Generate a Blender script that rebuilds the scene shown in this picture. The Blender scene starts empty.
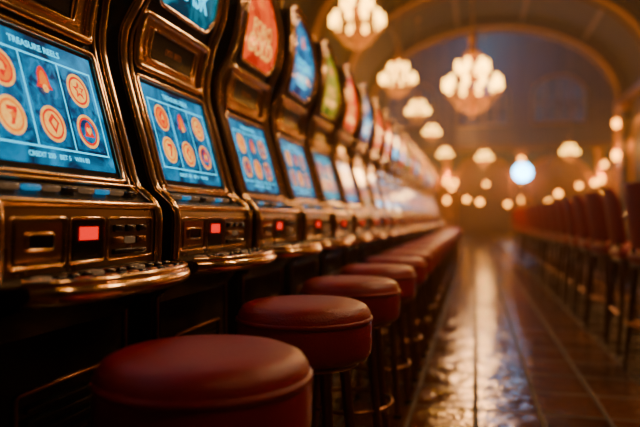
import bpy, math, random
from mathutils import Vector, Matrix
random.seed(7)
S=bpy.context.scene
COL=S.collection

# ---------------------------------------------------------------- materials
def newmat(name):
    m=bpy.data.materials.new(name); m.use_nodes=True
    nt=m.node_tree; b=nt.nodes.get('Principled BSDF')
    return m,nt,b
def P_mat(name,col,rough=.5,metal=0,emis=None,es=0,coat=0,bump=0,bscale=60,rvar=0,cvar=0,nscale=6):
    m,nt,b=newmat(name)
    b.inputs['Base Color'].default_value=(*col,1)
    b.inputs['Roughness'].default_value=rough
    b.inputs['Metallic'].default_value=metal
    if coat:
        b.inputs['Coat Weight'].default_value=coat; b.inputs['Coat Roughness'].default_value=.12
    if emis:
        b.inputs['Emission Color'].default_value=(*emis,1); b.inputs['Emission Strength'].default_value=es
        m.cycles.emission_sampling='NONE'
    tc=nt.nodes.new('ShaderNodeTexCoord')
    n=nt.nodes.new('ShaderNodeTexNoise'); n.inputs['Scale'].default_value=nscale; n.inputs['Detail'].default_value=4
    nt.links.new(tc.outputs['Object'],n.inputs['Vector'])
    if rvar:
        mr=nt.nodes.new('ShaderNodeMapRange'); mr.inputs[3].default_value=max(.02,rough-rvar); mr.inputs[4].default_value=rough+rvar
        nt.links.new(n.outputs[0],mr.inputs[0]); nt.links.new(mr.outputs[0],b.inputs['Roughness'])
    if cvar:
        mx=nt.nodes.new('ShaderNodeMix'); mx.data_type='RGBA'
        mx.inputs[6].default_value=(*[c*(1-cvar) for c in col],1); mx.inputs[7].default_value=(*[min(1,c*(1+cvar)) for c in col],1)
        nt.links.new(n.outputs[0],mx.inputs[0]); nt.links.new(mx.outputs[2],b.inputs['Base Color'])
    if bump:
        n2=nt.nodes.new('ShaderNodeTexNoise'); n2.inputs['Scale'].default_value=bscale; n2.inputs['Detail'].default_value=3
        nt.links.new(tc.outputs['Object'],n2.inputs['Vector'])
        bp=nt.nodes.new('ShaderNodeBump'); bp.inputs['Strength'].default_value=bump; bp.inputs['Distance'].default_value=.01
        nt.links.new(n2.outputs[0],bp.inputs['Height']); nt.links.new(bp.outputs[0],b.inputs['Normal'])
    return m
def E_mat(name,c1,c2=None,s=1,nscale=10,sample=False):
    m,nt,b=newmat(name)
    if not sample: m.cycles.emission_sampling='NONE'
    b.inputs['Base Color'].default_value=(.01,.01,.01,1); b.inputs['Roughness'].default_value=.12
    b.inputs['Emission Strength'].default_value=s
    b.inputs['Emission Color'].default_value=(*c1,1)
    if c2:
        tc=nt.nodes.new('ShaderNodeTexCoord')
        n=nt.nodes.new('ShaderNodeTexNoise'); n.inputs['Scale'].default_value=nscale; n.inputs['Detail'].default_value=5; n.inputs['Distortion'].default_value=1.2
        nt.links.new(tc.outputs['Object'],n.inputs['Vector'])
        cr=nt.nodes.new('ShaderNodeValToRGB')
        cr.color_ramp.elements[0].position=.38; cr.color_ramp.elements[0].color=(*c1,1)
        cr.color_ramp.elements[1].position=.68; cr.color_ramp.elements[1].color=(*c2,1)
        nt.links.new(n.outputs[0],cr.inputs[0]); nt.links.new(cr.outputs[0],b.inputs['Emission Color'])
    return m
GOLD=P_mat('polished_gold',(.95,.63,.33),.15,1,rvar=.06,nscale=9)
BRONZE=P_mat('dark_bronze',(.40,.17,.07),.3,1,rvar=.1)
BLACK=P_mat('black_lacquer',(.004,.004,.006),.18,0,coat=.3,rvar=.06)
CAB=P_mat('cabinet_black',(.004,.006,.010),.22,0,bump=.05,bscale=120)
PANEL=P_mat('console_copper_panel',(.20,.105,.055),.30,.9,rvar=.1,bump=.1,bscale=200)
DGLASS=P_mat('dark_glass',(.004,.006,.010),.06,0,coat=1)
REDLED=E_mat('red_led',(1,.004,.001),(1,.012,.003),1.6,60)
LEATH=P_mat('red_leather',(.34,.004,.009),.33,0,bump=.25,bscale=170,rvar=.07,cvar=.3,nscale=8)
LEATH2=P_mat('red_velvet_leather',(.36,.004,.007),.45,0,bump=.2,bscale=150)
WOOD=P_mat('dark_walnut',(.06,.016,.006),.3,0,coat=.4,cvar=.4,nscale=14)
TEAL=E_mat('screen_teal',(.0,.015,.05),(.0,.27,.55),1.4,7,True)
TEALB=E_mat('screen_cyan_lines',(.02,.60,.9),None,2.6)
CREAM=E_mat('symbol_cream',(1,.48,.08),(.90,.30,.02),1.8,50)
SYO=E_mat('symbol_orange',(1,.12,.003),(.9,.24,.01),1.5,50)
SYR=E_mat('symbol_red',(.8,.004,.003),(.95,.03,.003),1.4,60)
SYB=E_mat('symbol_blue',(.0,.03,.10),(.0,.22,.45),1.4,25)
SYD=E_mat('symbol_dark',(.10,.02,.005),(.30,.06,.01),.6,60)
BTN=E_mat('lit_button',(.7,.35,.15),None,.15)
BTNB=E_mat('lit_button_blue',(.02,.40,.8),None,.5)
SHADE=E_mat('lamp_shade_glow',(1,.42,.03),(1,.52,.075),16,8)
SHADE2=E_mat('sconce_glow',(1,.30,.015),(1,.40,.04),16,8)
CRYS=P_mat('amber_crystal_glow',(.8,.40,.09),.12,.6,emis=(1,.32,.02),es=.8)  # crystals are no lamps: weak emission stands in for caught lamplight
SIGNS=[E_mat('sign_teal',(.0,.02,.04),(.0,.24,.36),1.7,7,True),
       E_mat('sign_ember',(.40,.006,.001),(1,.10,.003),1.6,7,True),
       E_mat('sign_blue',(.0,.02,.08),(.0,.22,.50),1.7,7,True),
       E_mat('sign_green',(.015,.06,.005),(.45,.36,.01),1.5,7,True),
       E_mat('sign_red',(.35,.003,.001),(1,.04,.003),1.7,7,True)]

# ---------------------------------------------------------------- mesh builder
class MB:
    def __init__(s): s.v=[];s.f=[];s.m=[];s.mats=[];s.sm=[]
    def mi(s,mat):
        if mat not in s.mats: s.mats.append(mat)
        return s.mats.index(mat)
    def add(s,vs,fs,mat,smooth=True):
        o=len(s.v); s.v+= [tuple(v) for v in vs]; k=s.mi(mat)
        for f in fs:
            s.f.append([i+o for i in f]); s.m.append(k); s.sm.append(smooth)
    def grid(s,rows,mat,smooth=True,closed=False):
        n=len(rows[0]); vs=[p for r in rows for p in r]; fs=[]
        for i in range(len(rows)-1):
            for j in range(n if closed else n-1):
                a=i*n+j; b=i*n+(j+1)%n
                fs.append([a,b,b+n,a+n])
        s.add(vs,fs,mat,smooth)
    def box(s,c,d,mat,rot=None):
        vs=[]
        for z in(-1,1):
            for y in(-1,1):
                for x in(-1,1):
                    p=Vector((x*d[0]/2,y*d[1]/2,z*d[2]/2))
                    if rot: p=rot@p
                    vs.append(p+Vector(c))
        s.add(vs,[[0,2,3,1],[4,5,7,6],[0,1,5,4],[2,6,7,3],[0,4,6,2],[1,3,7,5]],mat,False)
    def bbox(s,c,d,b,mat):
        x,y,z=[q/2 for q in d]; b=min(b,x*.98,y*.98,z*.98)
        def ring(ix,zz):
            pts=[]
            for sx,sy,a0 in((1,1,0),(-1,1,90),(-1,-1,180),(1,-1,270)):
                for k in range(4):
                    a=math.radians(a0+30*k)
                    pts.append((c[0]+sx*(x-b)+(b-ix)*math.cos(a),c[1]+sy*(y-b)+(b-ix)*math.sin(a),c[2]+zz))
            return pts
        rows=[]
        for k in range(4):
            t=math.radians(-90+30*k); rows.append(ring(b-b*math.cos(t),-z+b+b*math.sin(t)))
        for k in range(4):
            t=math.radians(30*k); rows.append(ring(b-b*math.cos(t),z-b+b*math.sin(t)))
        s.grid(rows,mat,True,True)
        s.add(rows[0],[list(range(15,-1,-1))],mat,False); s.add(rows[-1],[list(range(16))],mat,False)
    def tube(s,pts,r,mat,n=8,closed=False):
        pts=[Vector(p) for p in pts]; N=len(pts); rows=[]; up=None
        for i in range(N):
            if closed: t=pts[(i+1)%N]-pts[i-1]
            else: t=pts[min(i+1,N-1)]-pts[max(i-1,0)]
            t=t.normalized()
            if up is None:
                up=Vector((0,0,1)) if abs(t.z)<.9 else Vector((1,0,0))
            up=(up-t*up.dot(t)).normalized(); w=t.cross(up)
            rr=r[i] if isinstance(r,(list,tuple)) else r
            rows.append([pts[i]+(up*math.cos(a)+w*math.sin(a))*rr for a in [2*math.pi*k/n for k in range(n)]])
        if closed: rows.append(rows[0])
        s.grid(rows,mat,True,True)
        if not closed:
            s.add(rows[0],[list(range(n-1,-1,-1))],mat,False); s.add(rows[-1],[list(range(n))],mat,False)
    def lathe(s,prof,mat,n=32,c=(0,0,0)):
        rows=[[(c[0]+r*math.cos(2*math.pi*k/n),c[1]+r*math.sin(2*math.pi*k/n),c[2]+z) for k in range(n)] for r,z in prof]
        s.grid(rows,mat,True,True)
    def bead(s,c,r,h,mat):
        x,y,z=c
        s.add([(x+r,y,z),(x,y+r,z),(x-r,y,z),(x,y-r,z),(x,y,z+h),(x,y,z-h)],[[0,1,4],[1,2,4],[2,3,4],[3,0,4],[1,0,5],[2,1,5],[3,2,5],[0,3,5]],mat,False)
    def mesh(s,name):
        me=bpy.data.meshes.new(name); me.from_pydata(s.v,[],s.f)
        for m in s.mats: me.materials.append(m)
        me.polygons.foreach_set('material_index',s.m); me.polygons.foreach_set('use_smooth',s.sm)
        me.update(); return me
def obj(name,me,loc=(0,0,0),parent=None,rz=0):
    o=bpy.data.objects.new(name,me); COL.objects.link(o); o.location=loc; o.rotation_euler=(0,0,rz)
    if parent: o.parent=parent
    return o
def empty(name,loc,rz=0,sc=1):
    e=bpy.data.objects.new(name,None); COL.objects.link(e); e.location=loc; e.rotation_euler=(0,0,rz); e.scale=(sc,)*3
    e.empty_display_size=.1; return e

# ---------------------------------------------------------------- slot machine
PRO=[(0,-.99),(.05,-.99),(.06,-.95),(.79,-.95),(.83,-.90),(.88,-.872),(1.0,-.868),(1.03,-.872),(1.05,-.895),(1.085,-.94),
     (1.25,-.985),(1.44,-1.04),(1.50,-1.052),(1.58,-1.045),(1.66,-1.015),(1.75,-.975),(1.88,-.952),(2.02,-.962),(2.25,-1.01)]
def xl(z):
    if z<=0: return PRO[0][1]
    for (a,b),(c,d) in zip(PRO,PRO[1:]):
        if z<=c: return b+(d-b)*(z-a)/(c-a)
    return PRO[-1][1]
def xf(z):
    w=.012 if z<1.1 else .035
    return sum(xl(z+w*k/3) for k in range(-3,4))/7
def P(y,z,off=0):
    dz=.01; dx=xf(z+dz)-xf(z-dz); L=math.hypot(2*dz,dx)
    return Vector((xf(z)+off*2*dz/L, y, z-off*dx/L))
ZA=1.80; HA=.28; RA=.41
def hw(z):
    if z<1.58: return .30
    if z<1.69: return .30-.03*(z-1.58)/.11
    if z<ZA: return .27+.01*(z-1.69)/(ZA-1.69)
    t=min(1,(z-ZA)/RA); return HA*math.sqrt(max(0,1-t*t))
zs=[i*.02 for i in range(int(1.8/.02)+1)]
arch=[(HA*math.cos(t),ZA+RA*math.sin(t)) for t in [math.pi/2*k/14 for k in range(1,15)]]
levels=[(hw(z),z) for z in zs]+arch
def xb(z): return -1.48 if z<1.60 else (-1.48+(.26)*min(1,(z-1.60)/.08))
mb=MB()
mb.grid([[P(-h,z),P(h,z)] for h,z in levels],CAB)
for sg in(-1,1):
    rows=[[ (xf(z),sg*h,z),(xb(z),sg*h,z)] for h,z in levels]
    if sg>0: rows=[[b,a] for a,b in rows]
    mb.grid([[r[1],r[0]] for r in rows],BLACK)
mb.grid([[(xb(z),h,z),(xb(z),-h,z)] for h,z in levels],BLACK)
def patch(mb,y0,y1,z0,z1,off,mat,n=10,m=2):
    mb.grid([[P(y0+(y1-y0)*j/(m-1),z0+(z1-z0)*i/n,off) for j in range(m)] for i in range(n+1)],mat)
def frame(mb,y0,y1,z0,z1,off,r,mat,n=8,rc=.015):
    pts=[]
    for cy,cz,a0 in((y1-rc,z1-rc,0),(y0+rc,z1-rc,90),(y0+rc,z0+rc,180),(y1-rc,z0+rc,270)):
        for k in range(4):
            a=math.radians(a0+30*k); pts.append((cy+rc*math.cos(a),cz+rc*math.sin(a)))
    out=[]
    for i in range(len(pts)):
        a=pts[i]; b=pts[(i+1)%len(pts)]; d=math.hypot(a[0]-b[0],a[1]-b[1]); k=max(1,int(d/.04))
        for j in range(k): out.append(P(a[0]+(b[0]-a[0])*j/k,a[1]+(b[1]-a[1])*j/k,off))
    mb.tube(out,r,mat,n,True)
patch(mb,-.25,.25,.12,.74,.004,BLACK)
for i in range(9):
    mb.box((xf(.4)+.008,0.02,.36+i*.028),(.014,.30,.012),CAB,Matrix.Rotation(.5,3,'Y'))
CABM=mb.mesh('cabinet')
mb=MB()
def edge_path(ins,off,z0):
    L=[(hw(z)-ins,z) for z in zs if z>=z0]+[( (HA-ins)*math.cos(t),ZA+(RA-ins)*math.sin(t)) for t in [math.pi/2*k/14 for k in range(1,15)]]
    right=[P(h,z,off) for h,z in L]; left=[P(-h,z,off) for h,z in L[:-1]]
    return right+left[::-1]
mb.tube(edge_path(-.004,.004,.88),.014,GOLD,10)
mb.tube(edge_path(.038,.006,1.06),.006,GOLD,8)
frame(mb,-.245,.245,1.095,1.45,.006,.009,GOLD)
frame(mb,-.235,.235,1.485,1.655,.010,.013,GOLD)
frame(mb,-.165,.165,1.52,1.625,.014,.005,GOLD)
frame(mb,-.27,.27,.10,.76,.006,.005,BRONZE)
frame(mb,-.16,.20,.34,.62,.008,.005,BRONZE)
patch(mb,-.23,.23,1.49,1.65,.006,GOLD,8)
ring=[]
for k in range(40):
    t=2*math.pi*k/40
    y=.215*math.cos(t); z=ZA+(RA-.07)*math.sin(t) if math.sin(t)>0 else ZA-.015+.085*max(-1,math.sin(t)*1.6)
    ring.append(P(y,z,.008))
mb.tube(ring,.008,GOLD,8,True)
mb.lathe([(.001,.0),(.03,.004),(.03,.014),(.012,.02),(.012,.03),(.022,.042),(.022,.055),(.001,.07)],GOLD,16,(xf(2.2)-.10,0,2.205))
mb.tube([(xb(1.9)+.01,p.y,p.z) for p in edge_path(-.003,0,1.66)],.008,BRONZE,8)
TRIMM=mb.mesh('gold_trim')
mb=MB()
outl=[]
W=.298
for k in range(0,25):
    y=-W+2*W*k/24
    e=1-(abs(y)/W)**6
    outl.append((-.785+.080*e+.014*math.cos(y*math.pi/W),y))
secs=[(-.10,.845),(-.02,.832),(0,.842),(.006,.855),(0,.868),(-.012,.872),(-.03,.866),(-.13,.862)]
rows=[[ (max(x+dx,-.955) if dx>-.09 else -.95,y,z) for x,y in outl] for dx,z in secs]
mb.grid(rows,GOLD)
for e in(0,-1):
    cap=[r[e] for r in rows]; mb.add(cap,[list(range(len(cap)))if e else list(range(len(cap)))[::-1]],GOLD,False)
mb.tube([(x-.012,y,.876) for x,y in outl],.008,GOLD,8)
for i in range(12):
    y=-.24+i*.0436
    mb.bbox((-.815,y,.877),(.034,.030,.018),.006,BLACK if i%4 else BTN)
    mb.bbox((-.775,y,.873),(.020,.030,.012),.005,BLACK if i%2 else BRONZE)
mb.grid([[(-.945,-.27,.74),(-.945,.27,.74)],[(-.90,-.27,.80),(-.90,.27,.80)],[(-.80,-.27,.838),(-.80,.27,.838)]],CAB)
patch(mb,-.285,.285,.885,1.02,.003,PANEL)
for (a,b,z0,z1) in((-.27,-.10,.90,1.0),(-.085,.045,.90,1.0),(.06,.27,.90,1.0)):
    frame(mb,a,b,z0,z1,.005,.0035,GOLD,6,.008)
patch(mb,-.255,-.115,.912,.99,.006,GOLD,4)
patch(mb,-.225,-.145,.935,.968,.009,DGLASS,3)
frame(mb,-.225,-.145,.935,.968,.010,.003,GOLD,6,.006)
patch(mb,-.075,.035,.905,.995,.006,BLACK,3)
patch(mb,-.056,.016,.950,.980,.008,REDLED,3)
for i in range(3):
    mb.bbox(P(.10+i*.055,.975,.008),(.012,.038,.018),.004,BLACK)
    mb.bbox(P(.10+i*.055,.945,.008),(.012,.038,.018),.004,BTN if i==1 else BRONZE)
mb.bbox(P(.155,.917,.008),(.014,.15,.014),.004,BLACK)
mb.tube([P(-.295,1.03,.004),P(.295,1.03,.004)],.010,GOLD,10)
for i in range(8):
    y=-.225+i*.064
    c=P(y,1.060,.006); mb.bbox(c,(.022,.044,.012),.005,(BTNB if i in(1,5) else BLACK) if i%2 else BTN)
mb.tube([P(-.285,1.083,.006),P(.285,1.083,.006)],.005,GOLD,8)
CONM=mb.mesh('console')

star=[(math.cos(math.pi/2+k*math.pi/5)*(1 if k%2==0 else .45),math.sin(math.pi/2+k*math.pi/5)*(1 if k%2==0 else .45)) for k in range(10)]
bell=[(-.8,-.6),(.8,-.6),(.6,-.25),(.5,.4),(.25,.8),(0,.95),(-.25,.8),(-.5,.4),(-.6,-.25)]
seven=[(-.6,.8),(.7,.8),(.7,.45),(0,-.9),(-.45,-.9),(.2,.4),(-.6,.4)]
dia=[(0,1),(.8,.2),(0,-1),(-.8,.2)]
heart=[(0,-.9),(.8,-.05),(.8,.5),(.4,.8),(0,.5),(-.4,.8),(-.8,.5),(-.8,-.05)]
def poly(mb,pts,y,z,s,off,mat): mb.add([P(y+a*s,z+b*s,off) for a,b in pts],[list(range(len(pts)))],mat,False)
circ=[(math.cos(2*math.pi*k/28),math.sin(2*math.pi*k/28)) for k in range(28)]
def ringp(mb,y,z,r0,r1,off,mat):
    mb.grid([[P(y+a*r,z+b*r,off) for a,b in circ] for r in(r0,r1)],mat,True,True)
def text_to(mb,txt,y,z,size,off,mat,sx=1):
    cu=bpy.data.curves.new('t','FONT'); cu.body=txt; cu.align_x='CENTER'; cu.align_y='CENTER'; cu.size=size; cu.offset=size*.02
    o=bpy.data.objects.new('t',cu); COL.objects.link(o)
    dg=bpy.context.evaluated_depsgraph_get(); me=o.evaluated_get(dg).to_mesh()
    vs=[P(y+v.co.x*sx,z+v.co.y,off) for v in me.vertices]; fs=[list(p.vertices) for p in me.polygons]
    mb.add(vs,fs,mat,False); o.evaluated_get(dg).to_mesh_clear(); bpy.data.objects.remove(o); bpy.data.curves.remove(cu)
def make_screen(seed,bg,line):
    rnd=random.Random(seed); mb=MB()
    patch(mb,-.24,.24,1.10,1.445,.002,DGLASS,12)
    patch(mb,-.225,.225,1.12,1.432,.004,bg,12)
    for i in range(4):
        y=-.205+i*.137; patch(mb,y-.002,y+.002,1.165,1.385,.0055,line,8)
        if i<3: patch(mb,y+.012,y+.125,1.172,1.378,.0048,SYB,8)
    for z in(1.162,1.385): patch(mb,-.208,.209,z-.002,z+.002,.0056,line,2)
    shapes=[star,bell,seven,dia,heart]
    for i in range(3):
        for j in range(2):
            y=-.137+i*.137; z=1.222+j*.107
            if (i,j)==(1,1):
                poly(mb,bell,y,z,.036,.007,SYR); poly(mb,bell,y,z,.024,.0078,SYO); ringp(mb,y,z-.022,.002,.010,.0085,CREAM)
            else:
                ringp(mb,y,z,.037,.044,.006,CREAM); ringp(mb,y,z,.031,.037,.006,rnd.choice([SYO,SYR])); ringp(mb,y,z,.0,.031,.006,rnd.choice([CREAM,SYB,SYB,SYO]))
                poly(mb,rnd.choice(shapes),y,z,.025,.008,SYR); poly(mb,rnd.choice(shapes),y,z,.013,.009,rnd.choice([CREAM,SYO]))
    text_to(mb,rnd.choice(['JACKPOT BONUS','TREASURE REELS','LUCKY SPIN']),0,1.408,.022,.006,line,1.1)
    text_to(mb,'CREDIT 250   BET 5   WIN 80',0,1.142,.016,.006,line,1.1)
    return mb.mesh('screen')
TEAL2=E_mat('screen_turquoise',(.0,.02,.04),(.0,.28,.40),1.4,7,True)
BLU2=E_mat('screen_azure',(.0,.012,.07),(.005,.20,.60),1.4,7,True)
WARM2=E_mat('screen_amber',(.01,.03,.04),(.35,.20,.02),1.3,9,True)
SCR=[make_screen(1,TEAL,TEALB),make_screen(2,TEAL2,TEALB),make_screen(3,BLU2,TEALB),make_screen(4,TEAL,TEALB),make_screen(5,WARM2,CREAM)]
def make_sign(sm,tx,tmat,seed):
    mb=MB(); rnd=random.Random(seed)
    patch(mb,-.158,.158,1.526,1.619,.009,BLACK,6)
    patch(mb,-.145,.145,1.535,1.610,.011,DGLASS,4)
    text_to(mb,'000 888',0,1.573,.03,.0125,SYD,1.2)
    rows=[]
    for f in(0,.35,.7,1):
        rr=[]
        for k in range(40):
            t=2*math.pi*k/40
            y=.215*math.cos(t); z=ZA+(RA-.07)*math.sin(t) if math.sin(t)>0 else ZA-.015+.085*max(-1,math.sin(t)*1.6)
            rr.append(P(y*f,1.86+(z-1.86)*f,.003))
        rows.append(rr)
    mb.grid(rows,sm,True,True)
    for i,(t,s) in enumerate(tx): text_to(mb,t,0,1.86-.075*i,s,.007,tmat,1.0)
    for k in range(10):
        a=rnd.uniform(.3,2.8); r=rnd.uniform(.6,.9); poly(mb,star,.2*r*math.cos(a),1.82+.32*r*math.sin(a)*.95,.010,.006,tmat)
    poly(mb,rnd.choice([bell,dia,heart,star]),0,2.0,.045,.006,SYO)
    return mb.mesh('topper_sign')
SG=[make_sign(SIGNS[0],[('LUCKY',.085),('CLASK',.095)],TEALB,1),
    make_sign(SIGNS[1],[('FORO',.09),('GOLD',.11)],CREAM,2),
    make_sign(SIGNS[2],[('OCEAN',.08),('REEL',.09)],TEALB,3),
    make_sign(SIGNS[3],[('WILD',.09),('FOREST',.07)],CREAM,4),
    make_sign(SIGNS[4],[('HOT',.10),('SEVENS',.07)],CREAM,5)]
order_sign=[2,0,0,1,2,3,4,2,4,4,0,4,3,4,2,4,1,0,4,2,1,4,0,4]
order_scr=[1,0,0,3,3,1,2,4,0,2,3,1,0,3,2,1,0,3,4,2,0,1,3,0]
NM=22
PITCH=.72
for i in range(NM):
    y=1.28+PITCH*(i-1)
    e=empty('slot_machine',(0,y,0))
    obj('cabinet',CABM,parent=e); obj('gold_trim',TRIMM,parent=e); obj('console',CONM,parent=e)
    obj('screen',SCR[order_scr[i]],parent=e); obj('topper_sign',SG[order_sign[i]],parent=e)

# ---------------------------------------------------------------- backless bar stools
mb=MB()
mb.lathe([(.001,.752),(.06,.752),(.12,.750),(.165,.745),(.188,.735),(.199,.720),(.203,.705)],LEATH,48)
mb.lathe([(.203,.705),(.2075,.702),(.2085,.697),(.2065,.692),(.202,.690)],LEATH,48)
mb.lathe([(.202,.690),(.205,.67),(.205,.62),(.203,.60),(.195,.585),(.17,.580),(.001,.580)],LEATH,48)
SEAT=mb.mesh('seat')
mb=MB()
mb.lathe([(.001,.579),(.165,.579),(.17,.572),(.165,.562),(.001,.562)],BRONZE,40)
for k in range(4):
    a=math.pi/4+k*math.pi/2; c,s=math.cos(a),math.sin(a)
    mb.tube([(.135*c,.135*s,.565),(.165*c,.165*s,.30),(.20*c,.20*s,.012)],[.018,.016,.014],BRONZE,10)
    mb.lathe([(.001,0),(.02,0),(.02,.012),(.013,.02)],BLACK,12,(.20*c,.20*s,0))
mb.tube([(.172*math.cos(2*math.pi*k/40),.172*math.sin(2*math.pi*k/40),.24) for k in range(40)],.009,BRONZE,8,True)
LEGS=mb.mesh('legs')
for i in range(NM-2):
    e=empty('bar_stool',(-.505,1.11+PITCH*i,0),rz=random.uniform(-.1,.1))
    obj('seat',SEAT,parent=e); obj('legs',LEGS,parent=e)

# ---------------------------------------------------------------- high-back bar chairs
mb=MB()
mb.bbox((0,0,.74),(.42,.42,.09),.04,LEATH2)
mb.bbox((0,0,.685),(.38,.38,.03),.01,WOOD)
CSEAT=mb.mesh('seat')
mb=MB()
loops=[]
for i in range(15):
    z=.80+.42*i/14; t=i/14
    w=.185+.02*math.sin(math.pi*t*.9); 
    if t>.75: w*=math.sqrt(max(0,1-((t-.75)/.27)**2))*.55+.45
    if t<.12: w*=.82+1.5*t
    lean=-.19-.07*t
    th=.030*(1-.25*t)
    lp=[]
    for k in range(24):
        a=2*math.pi*k/24
        yy=w*math.copysign(abs(math.cos(a))**.6,math.cos(a)); xx=th*math.copysign(abs(math.sin(a))**.7,math.sin(a))
        lp.append((lean+xx+.9*yy*yy,yy,z))
    loops.append(lp)
mb.grid(loops,LEATH2,True,True)
mb.add(loops[0],[list(range(24))[::-1]],LEATH2,False); mb.add(loops[-1],[list(range(24))],LEATH2,False)
CBACK=mb.mesh('backrest')
mb=MB()
for sx in(-1,1):
    for sy in(-1,1):
        top=(.16*sx,.16*sy,.69); bot=(.22*sx,.21*sy,0)
        mb.tube([top,tuple((a+b)/2 for a,b in zip(top,bot)),bot],[.02,.017,.013],WOOD,10)
for a,b in (((-.20,-.19,.25),(.20,-.19,.25)),((-.20,.19,.25),(.20,.19,.25)),((-.20,-.19,.30),(-.20,.19,.30)),((.20,-.19,.22),(.20,.19,.22))):
    mb.tube([a,b],.010,BRONZE,8)
for sy in(-1,1): mb.tube([(-.16,.13*sy,.69),(-.20,.13*sy,.78),(-.19,.13*sy,.90)],.012,WOOD,8)
CLEG=mb.mesh('frame')
for i in range(19):
    e=empty('high_back_bar_chair',(1.22,4.35+.74*i,0),rz=random.uniform(-.12,.12)+.1)
    obj('seat',CSEAT,parent=e); obj('backrest',CBACK,parent=e); obj('frame',CLEG,parent=e)

mb=MB()
mb.bbox((0,0,.50),(.5,15,1.0),.02,WOOD); mb.bbox((0,0,1.03),(.7,15.2,.06),.025,BLACK)
mb.box((-.26,0,.96),(.02,14.9,.02),BRONZE); mb.box((-.26,0,.08),(.02,14.9,.1),BRONZE)
for k in range(11):
    mb.box((-.255,-6.8+k*1.36,.5),(.02,.06,.8),BRONZE)
mb.tube([(-.33,-7.3,.2),(-.33,7.3,.2)],.02,BRONZE,10)
obj('bar_counter',mb.mesh('bar_counter'),(2.05,11.4,0))

# ---------------------------------------------------------------- floor
def floor_mat():
    m,nt,b=newmat('glossy_tile_floor'); N=nt.nodes; L=nt.links
    tc=N.new('ShaderNodeTexCoord')
    br=N.new('ShaderNodeTexBrick'); br.offset=0; br.inputs['Scale'].default_value=1
    br.inputs['Brick Width'].default_value=.32; br.inputs['Row Height'].default_value=.42
    br.inputs['Mortar Size'].default_value=.015; br.inputs['Mortar Smooth'].default_value=.6
    br.inputs['Color1'].default_value=(.18,.058,.014,1); br.inputs['Color2'].default_value=(.04,.015,.007,1); br.inputs['Mortar'].default_value=(.003,.002,.002,1)
    L.new(tc.outputs['Object'],br.inputs['Vector'])
    n=N.new('ShaderNodeTexNoise'); n.inputs['Scale'].default_value=5; n.inputs['Detail'].default_value=8; n.inputs['Roughness'].default_value=.65
    L.new(tc.outputs['Object'],n.inputs['Vector'])
    mx=N.new('ShaderNodeMix'); mx.data_type='RGBA'; mx.blend_type='MULTIPLY'; mx.inputs[0].default_value=.8
    cr=N.new('ShaderNodeValToRGB'); cr.color_ramp.elements[0].position=.3; cr.color_ramp.elements[0].color=(.25,.2,.2,1); cr.color_ramp.elements[1].position=.7; cr.color_ramp.elements[1].color=(1.3,1.2,1.1,1)
    L.new(n.outputs[0],cr.inputs[0]); L.new(br.outputs['Color'],mx.inputs[6]); L.new(cr.outputs[0],mx.inputs[7])
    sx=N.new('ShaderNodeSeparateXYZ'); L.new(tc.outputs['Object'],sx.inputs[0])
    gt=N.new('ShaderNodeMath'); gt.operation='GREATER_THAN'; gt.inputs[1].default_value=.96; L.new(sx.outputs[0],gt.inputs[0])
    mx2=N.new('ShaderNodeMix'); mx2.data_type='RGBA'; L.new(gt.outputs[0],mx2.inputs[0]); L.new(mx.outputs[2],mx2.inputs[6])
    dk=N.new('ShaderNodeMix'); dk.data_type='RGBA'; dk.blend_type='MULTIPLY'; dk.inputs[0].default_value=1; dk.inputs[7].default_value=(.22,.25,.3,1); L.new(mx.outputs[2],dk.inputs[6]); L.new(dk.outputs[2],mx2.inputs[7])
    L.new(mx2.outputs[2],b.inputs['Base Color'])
    n3=N.new('ShaderNodeTexNoise'); n3.inputs['Scale'].default_value=6; n3.inputs['Detail'].default_value=6
    L.new(tc.outputs['Object'],n3.inputs['Vector'])
    mr=N.new('ShaderNodeMapRange'); mr.inputs[1].default_value=.35; mr.inputs[2].default_value=.65; mr.inputs[3].default_value=.04; mr.inputs[4].default_value=.22; L.new(n3.outputs[0],mr.inputs[0])
    ad=N.new('ShaderNodeMath'); ad.operation='MULTIPLY_ADD'; ad.inputs[1].default_value=.16; L.new(gt.outputs[0],ad.inputs[0]); L.new(mr.outputs[0],ad.inputs[2])
    mo=N.new('ShaderNodeMath'); mo.operation='MULTIPLY_ADD'; mo.inputs[1].default_value=.5; L.new(br.outputs['Fac'],mo.inputs[0]); L.new(ad.outputs[0],mo.inputs[2])
    L.new(mo.outputs[0],b.inputs['Roughness'])
    b1=N.new('ShaderNodeBump'); b1.invert=True; b1.inputs['Strength'].default_value=1; b1.inputs['Distance'].default_value=.012; L.new(br.outputs['Fac'],b1.inputs['Height'])
    n4=N.new('ShaderNodeTexNoise'); n4.inputs['Scale'].default_value=6; n4.inputs['Detail'].default_value=4; n4.inputs['Roughness'].default_value=.55; L.new(tc.outputs['Object'],n4.inputs['Vector'])
    b2=N.new('ShaderNodeBump'); b2.inputs['Strength'].default_value=.6; b2.inputs['Distance'].default_value=.022; L.new(n4.outputs[0],b2.inputs['Height']); L.new(b1.outputs[0],b2.inputs['Normal'])
    L.new(b2.outputs[0],b.inputs['Normal'])
    b.inputs['Specular IOR Level'].default_value=1.0; b.inputs['Specular Tint'].default_value=(1,.72,.45,1)
    return m
mb=MB(); mb.box((.5,17.5,-.05),(21,43,.1),floor_mat()); obj('floor',mb.mesh('floor'))

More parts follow.
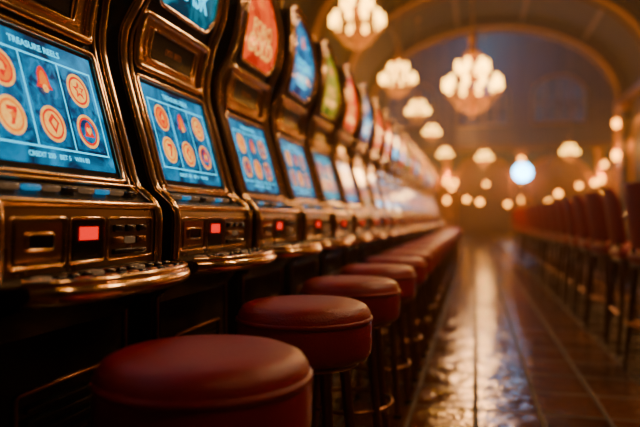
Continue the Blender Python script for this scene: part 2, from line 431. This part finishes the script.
# ---------------------------------------------------------------- hall shell
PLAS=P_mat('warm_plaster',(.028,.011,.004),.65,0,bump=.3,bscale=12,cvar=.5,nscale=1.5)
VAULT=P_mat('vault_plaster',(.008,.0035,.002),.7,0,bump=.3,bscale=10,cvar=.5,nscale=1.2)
BLUEW=P_mat('midnight_blue_plaster',(.004,.024,.055),.7,0,cvar=.6,nscale=.6)
GTR=P_mat('gilded_trim',(.50,.21,.045),.34,.85,bump=.3,bscale=30)
DTR=P_mat('aged_bronze_trim',(.16,.065,.02),.4,.8,bump=.3,bscale=30)
XC,HWD,SP,RI=.5,4.6,5.1,3.1
def vz(x,off=0): return SP+(RI-off)*math.sqrt(max(0,1-((x-XC)/(HWD-off))**2))
def vpt(t,off=0): return (XC+(HWD-off)*math.cos(t),SP+(RI-off)*math.sin(t))
Y0,Y1=-4,24
T=[math.pi*k/40 for k in range(41)]
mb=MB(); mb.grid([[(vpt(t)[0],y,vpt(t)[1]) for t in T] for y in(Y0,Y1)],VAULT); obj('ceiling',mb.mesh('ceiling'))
for nm,x in(('wall_left',XC-HWD),('wall_right',XC+HWD)):
    sg=-1 if x<XC else 1
    mb=MB(); mb.box((x+sg*.15,10,SP/2),(.3,28,SP),PLAS)
    obj(nm,mb.mesh(nm))
    mb=MB()
    for k in range(7):
        y=-3+k*4.2
        yy=y+1.0
        mb.bbox((x-sg*.12,yy,SP/2),(.24,.5,SP-.1),.03,PLAS)
        mb.bbox((x-sg*.15,yy,.2),(.32,.62,.4),.03,GTR)
        mb.bbox((x-sg*.17,yy,SP-.28),(.36,.66,.3),.05,GTR)
        pts=[(x-sg*.03,yy+.6,.4),(x-sg*.03,yy+.6,3.0)]+[(x-sg*.03,yy+2.1-1.5*math.cos(a),3.0+1.2*math.sin(a)) for a in [math.pi*q/16 for q in range(1,16)]]+[(x-sg*.03,yy+3.6,3.0),(x-sg*.03,yy+3.6,.4)]
        if yy+3.6<24: mb.tube(pts,.08,GTR,8)
    mb.box((x-sg*.08,10,SP-.05),(.3,28,.14),GTR)
    mb.box((x-sg*.05,10,SP+.1),(.2,28,.1),DTR)
    obj('trim_1' if sg<0 else 'trim_2',mb.mesh('pilasters'))
    mb=MB(); mb.box((x-sg*.02,10,.12),(.05,28,.24),WOOD); obj('baseboard_left' if sg<0 else 'baseboard_right',mb.mesh('bb'))
mb=MB()
for y in(2.2,6.4,10.6,14.8,19.0,23.4):
    outer=[vpt(t,.0) for t in T]; inner=[vpt(t,.32) for t in T]
    for (A,B,ya,yb) in((inner,inner,y-.25,y+.25),(outer,inner,y-.25,y-.25),(inner,outer,y+.25,y+.25)):
        mb.grid([[(p[0],ya,p[1]) for p in A],[(p[0],yb,p[1]) for p in B]],PLAS)
    mb.tube([(vpt(t,.33)[0],y-.25,vpt(t,.33)[1]) for t in T],.05,GTR,8)
    mb.tube([(vpt(t,.33)[0],y+.25,vpt(t,.33)[1]) for t in T],.05,DTR,8)
for a in(.25,.42,.58,.75):
    p=vpt(math.pi*a,.06); mb.tube([(p[0],Y0,p[1]),(p[0],Y1,p[1])],.06,DTR,8)
obj('trim_3',mb.mesh('vault_ribs'))
mb=MB()
for (dy) in(0,.4):
    low=[(vpt(t,.1)[0],Y1+dy,vpt(t,.1)[1]) for t in T]; hi=[(vpt(t)[0],Y1+dy,13) for t in T]
    mb.grid([low,hi],BLUEW if dy else PLAS,False)
for sg in(-1,1):
    xi=XC+sg*(HWD-.1); xo=XC+sg*10.5
    mb.box(((xi+xo)/2,Y1+.2,6.5),(abs(xo-xi),.4,13),BLUEW)
obj('wall_arch',mb.mesh('wall_arch'))
mb=MB()
pts=[(XC+HWD-.15,Y1-.05,0)]+[(vpt(t,.15)[0],Y1-.05,vpt(t,.15)[1]) for t in T]+[(XC-HWD+.15,Y1-.05,0)]
mb.tube(pts,.16,GTR,10)
obj('trim_4',mb.mesh('arch_trim'))
mb=MB(); mb.box((XC,Y0-.15,4.5),(10,.3,9),PLAS); obj('wall_back',mb.mesh('wall_back'))
Y2=39
mb=MB(); mb.box((XC-10.6,(Y1+Y2)/2,6.5),(.3,Y2-Y1,13),BLUEW); obj('wall_rotunda_left',mb.mesh('w'))
mb=MB(); mb.box((XC+10.6,(Y1+Y2)/2,6.5),(.3,Y2-Y1,13),BLUEW); obj('wall_rotunda_right',mb.mesh('w'))
mb=MB(); mb.box((XC,Y2+.15,6.5),(21.5,.3,13),BLUEW); obj('wall_far',mb.mesh('w'))
mb=MB()
rows=[]
for i in range(9):
    a=math.pi/2*i/8
    rows.append([(XC+10.5*math.cos(a)*math.cos(2*math.pi*k/48),(Y1+Y2)/2+7.8*math.cos(a)*math.sin(2*math.pi*k/48),11.5+2.6*math.sin(a)) for k in range(48)])
mb.grid(rows,BLUEW,True,True); mb.box((XC,(Y1+Y2)/2,14.3),(21.5,15.6,.2),BLUEW)
for k in range(16):
    mb.tube([(XC+10.4*math.cos(a)*math.cos(2*math.pi*k/16),(Y1+Y2)/2+7.7*math.cos(a)*math.sin(2*math.pi*k/16),11.45+2.6*math.sin(a)) for a in [math.pi/2*i/10 for i in range(11)]],.08,GTR,6)
obj('ceiling_dome',mb.mesh('dome'))
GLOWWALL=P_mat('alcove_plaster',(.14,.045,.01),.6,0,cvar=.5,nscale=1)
mb=MB()
for cx in(-8.1,-3.8,.5,4.8,9.1):
    y=Y2-.05; r=1.7; zc=3.0
    mb.tube([(cx+r,y,0),(cx+r,y,zc)]+[(cx+r*math.cos(a),y,zc+r*math.sin(a)) for a in [math.pi*q/20 for q in range(1,20)]]+[(cx-r,y,zc),(cx-r,y,0)],.13,GTR,8)
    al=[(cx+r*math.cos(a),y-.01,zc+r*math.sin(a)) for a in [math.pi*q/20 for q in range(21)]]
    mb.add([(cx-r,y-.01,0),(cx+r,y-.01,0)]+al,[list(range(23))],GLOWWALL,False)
for cx in(-10,-5.95,-1.65,2.65,6.95,11):
    mb.lathe([(.3,0),(.3,.3),(.22,.4),(.2,4.6),(.3,4.75),(.34,5.0)],GTR,20,(cx,Y2-.45,0))
mb.box((XC,Y2-.35,5.15),(21,.7,.3),DTR)
obj('trim_5',mb.mesh('arcade'))
NIGHT=E_mat('night_glass',(.001,.010,.022),(.002,.028,.065),1,1.5)
for w,cx in enumerate((-3.8,.5,4.8)):
    mb=MB(); r=1.5
    al=[(r*math.cos(a),0,1.6+r*math.sin(a)*.8) for a in [math.pi*q/20 for q in range(21)]]
    mb.add([(-r,0,0),(r,0,0)]+al,[list(range(23))],NIGHT,False)
    mb.tube([(-r,-.03,0),(r,-.03,0)]+[(a,-.03,c) for a,b,c in al],.07,BRONZE,8,True)
    for q in(-.75,0,.75): mb.tube([(q,-.03,0),(q,-.03,2.5)],.03,BRONZE,6)
    mb.tube([(-r,-.03,1.2),(r,-.03,1.2)],.03,BRONZE,6)
    obj('window_%d'%(w+1),mb.mesh('window'),(cx,Y2-.06,6.6))
COOL=E_mat('cool_clock_face',(.13,.58,1),None,26,True)
e=empty('illuminated_wall_clock',(2.22,31.5,3.2))
mb=MB()
ci=[(math.cos(2*math.pi*k/36),math.sin(2*math.pi*k/36)) for k in range(36)]
mb.add([(a*.42,-.08,b*.42) for a,b in ci],[list(range(36))],COOL,False); obj('clock_face',mb.mesh('f'),parent=e)
mb=MB(); mb.tube([(a*.45,-.05,b*.45) for a,b in ci],.05,GTR,8,True)
mb.add([(a*.45,0,b*.45) for a,b in ci],[list(range(36))[::-1]],BRONZE,False)
mb.tube([(0,-.1,0),(0,-.1,.30)],.015,BLACK,6); mb.tube([(0,-.1,0),(.2,-.1,.1)],.02,BLACK,6)
mb.lathe([(.16,-3.2),(.16,-3.05),(.06,-2.95),(.05,-.52),(.09,-.42)],GTR,16); obj('clock_post',mb.mesh('p'),parent=e)

# ---------------------------------------------------------------- chandeliers
mb=MB()
mb.lathe([(.001,-.42),(.02,-.40),(.035,-.36),(.015,-.32),(.03,-.28),(.07,-.22),(.05,-.16),(.025,-.12),(.06,-.04),(.08,.03),(.04,.10),(.025,.2),(.05,.28),(.06,.33),(.03,.40),(.02,.55),(.045,.62),(.08,.70),(.10,.78),(.05,.86),(.07,.95),(.09,1.02),(.03,1.10),(.012,1.2),(.001,1.25)],GTR,20)
def circle(r,z,n=36): return [(r*math.cos(2*math.pi*k/n),r*math.sin(2*math.pi*k/n),z) for k in range(n)]
mb.tube(circle(.40,.0),.012,GTR,6,True); mb.tube(circle(.20,.36),.01,GTR,6,True); mb.tube(circle(.15,.72),.015,GTR,6,True); mb.tube(circle(.24,-.20),.01,GTR,6,True)
tips=[]
for k in range(10):
    a=2*math.pi*k/10; c,s=math.cos(a),math.sin(a)
    mb.tube([(r*c,r*s,z) for r,z in((.05,.0),(.15,-.10),(.28,-.13),(.40,-.07),(.46,.0),(.47,.05))],.011,GTR,6); tips.append((.47*c,.47*s,.05))
for k in range(6):
    a=2*math.pi*(k+.5)/6; c,s=math.cos(a),math.sin(a)
    mb.tube([(r*c,r*s,z) for r,z in((.04,.32),(.12,.25),(.2,.26),(.25,.33),(.255,.36))],.01,GTR,6); tips.append((.255*c,.255*s,.36))
for t in tips: mb.lathe([(.001,0),(.03,.005),(.045,.02),(.03,.025)],GTR,10,t)
CH_F=mb.mesh('brass_frame')
mb=MB()
for t in tips: mb.lathe([(.001,.02),(.030,.022),(.044,.06),(.048,.12),(.038,.20),(.042,.24),(.001,.22)],SHADE,12,t)
CH_S=mb.mesh('glass_shades')
mb=MB()
for k in range(20):
    a=2*math.pi*k/20; c,s=math.cos(a),math.sin(a)
    for q in range(9):
        t=q/8; r=.15+(.40-.15)*t; z=.72-.72*t-.12*math.sin(math.pi*t); mb.bead((r*c,r*s,z),.009,.016,CRYS)
    for q in range(6):
        t=q/5; r=.40-.16*t; z=-.02-.18*t-.05*math.sin(math.pi*t); mb.bead((r*c,r*s,z),.010,.02,CRYS)
    if k%2: mb.bead((.40*c,.40*s,-.06),.014,.045,CRYS)
    mb.bead((.24*c,.24*s,-.25),.013,.045,CRYS); mb.bead((.12*c,.12*s,-.30),.012,.04,CRYS)
for t in tips: mb.bead((t[0],t[1],t[2]-.06),.013,.05,CRYS)
CH_C=mb.mesh('crystal_drops')
def chandelier(x,y,z,sc,ctop,watt,col=(1,.45,.12)):
    e=empty('chandelier',(x,y,z),rz=random.uniform(0,1),sc=sc)
    obj('brass_frame',CH_F,parent=e); obj('glass_shades',CH_S,parent=e); obj('crystal_drops',CH_C,parent=e)
    mb=MB(); L=(ctop-z)/sc
    mb.tube([(0,0,1.2),(0,0,L)],.012,GTR,6); mb.lathe([(.001,L-.08),(.08,L-.06),(.12,L-.01),(.12,L)],GTR,16)
    obj('chain',mb.mesh('chain'),parent=e)
    if watt:
        ld=bpy.data.lights.new('chandelier_light','POINT'); ld.energy=watt; ld.color=col; ld.shadow_soft_size=.25*sc
        l=bpy.data.objects.new('bulb_light',ld); COL.objects.link(l); l.parent=e; l.location=(0,0,-.75)
FILLC=(1,.60,.30)
chandelier(2.2,4.4,4.9,1.1,vz(2.2,.02),170,FILLC)  # out-of-frame chandelier, added as warm key on the near machines
chandelier(.6,7.6,5.6,1.1,vz(.6,.02),190,FILLC)  # another unseen chandelier, added to light chair backs, stools and floor
chandelier(1.7,.6,4.9,1.1,vz(1.7,.02),45,FILLC)  # added above the view as fill for stools and machine metal
for (x,y,z,sc,w) in((-2.39,12.8,4.93,1.1,110),(-.05,14.4,3.78,1.25,260),(-2.16,18.0,4.85,1.0,80),(-1.87,21.2,4.48,.75,0)):
    chandelier(x,y,z,sc,vz(x,.02),w)
for (x,y,z,sc,w) in((-1.75,26.4,4.47,.65,130),(.37,25.8,3.3,.6,150),(4.14,29.9,3.84,.75,130),(-1.41,30.6,3.94,.65,0)):
    chandelier(x,y,z,sc,13.9,w)
mb=MB(); mb.lathe([(.001,-.11)]+[(.11*math.cos(a),.11*math.sin(a)) for a in [math.pi*(-.45+.1*q) for q in range(10)]]+[(.001,.11)],SHADE2,16); GLB=mb.mesh('globe')
for (x,y,z) in((-2.3,27,2.3),(-1.2,34,2.6),(-.4,31,1.9),(.6,36,2.9),(1.6,33,1.7),(2.0,29,3.6),(5.0,33,2.6),(5.6,30,3.4),(6.5,36,2.2),(3.9,36,1.9),(7.6,35,3.1),(-3.2,34,3.4),(-2.6,31,1.9),(4.6,26.5,2.4),(.2,28,1.7),(-.9,28.5,2.6),(3.3,27,2.0)):
    e=empty('pendant_lamp',(x,y,z)); obj('globe',GLB,parent=e)
    mb=MB(); mb.tube([(0,0,.12),(0,0,13.9-z)],.008,BLACK,5); mb.lathe([(.001,.16),(.04,.15),(.05,.10),(.03,.10)],GTR,10); obj('cord',mb.mesh('cord'),parent=e)

# wall sconces
mb=MB()
mb.lathe([(.001,-.22),(.02,-.2),(.035,-.1),(.02,-.04),(.05,0),(.001,.01)],GTR,12,(.12,0,0))
mb.box((0.01,0,-.05),(.03,.12,.34),GTR); mb.tube([(0,0,-.1),(.06,0,-.14),(.12,0,-.08)],.012,GTR,6)
SC_F=mb.mesh('sconce_bracket')
mb=MB(); mb.lathe([(.04,0),(.075,.06),(.085,.14),(.06,.22),(.001,.23)],SHADE2,14,(.12,0,.0)); SC_S=mb.mesh('sconce_shade')
def sconce(x,y,z,rz,s=1.3,w=25):
    e=empty('wall_sconce',(x,y,z),rz,s); obj('bracket',SC_F,parent=e); obj('shade',SC_S,parent=e)
    if w:
        ld=bpy.data.lights.new('sconce_light','POINT'); ld.energy=w; ld.color=(1,.38,.07); ld.shadow_soft_size=.08
        l=bpy.data.objects.new('bulb_light',ld); COL.objects.link(l); l.parent=e; l.location=(.25,0,.32)
for k in range(7):
    yy=-3+k*4.2+1.0
    if yy>9:
        sconce(XC+HWD-.24,yy,3.0,math.pi,1.3,70 if yy>14 else 0); sconce(XC+HWD-.24,yy,4.1,math.pi,1.2,0)
        sconce(XC-HWD+.24,yy,3.0,0,1.3,60 if yy>14 else 0)
for cx in(-5.95,-1.65,2.65,6.95): 
    sconce(cx,Y2-.66,3.0,-math.pi/2,1.6,170); sconce(cx,Y2-.66,1.9,-math.pi/2,1.4,0)

ld=bpy.data.lights.new('dome_blue_fill','POINT'); ld.energy=550; ld.color=(.08,.45,1); ld.shadow_soft_size=1  # unseen lamp without a fixture, added to turn the dome blue
l=bpy.data.objects.new('dome_blue_fill',ld); COL.objects.link(l); l.location=(.5,35,10.2)

# world with thin smoky air
w=bpy.data.worlds.new('World'); S.world=w; w.use_nodes=True
w.node_tree.nodes['Background'].inputs[0].default_value=(.03,.02,.015,1); w.node_tree.nodes['Background'].inputs[1].default_value=.2
vs_=w.node_tree.nodes.new('ShaderNodeVolumeScatter'); vs_.inputs['Density'].default_value=.006; vs_.inputs['Anisotropy'].default_value=.7; vs_.inputs['Color'].default_value=(1,.74,.46,1)
w.node_tree.links.new(vs_.outputs[0],w.node_tree.nodes['World Output'].inputs['Volume'])

cd=bpy.data.cameras.new('camera'); cam=bpy.data.objects.new('camera',cd); COL.objects.link(cam)
cam.location=(0,0,1.0); cam.rotation_euler=(math.radians(90.41),0,math.radians(14)); cd.lens=35; cd.sensor_width=36
cd.dof.use_dof=True; cd.dof.focus_distance=1.7; cd.dof.aperture_fstop=1.3
S.camera=cam
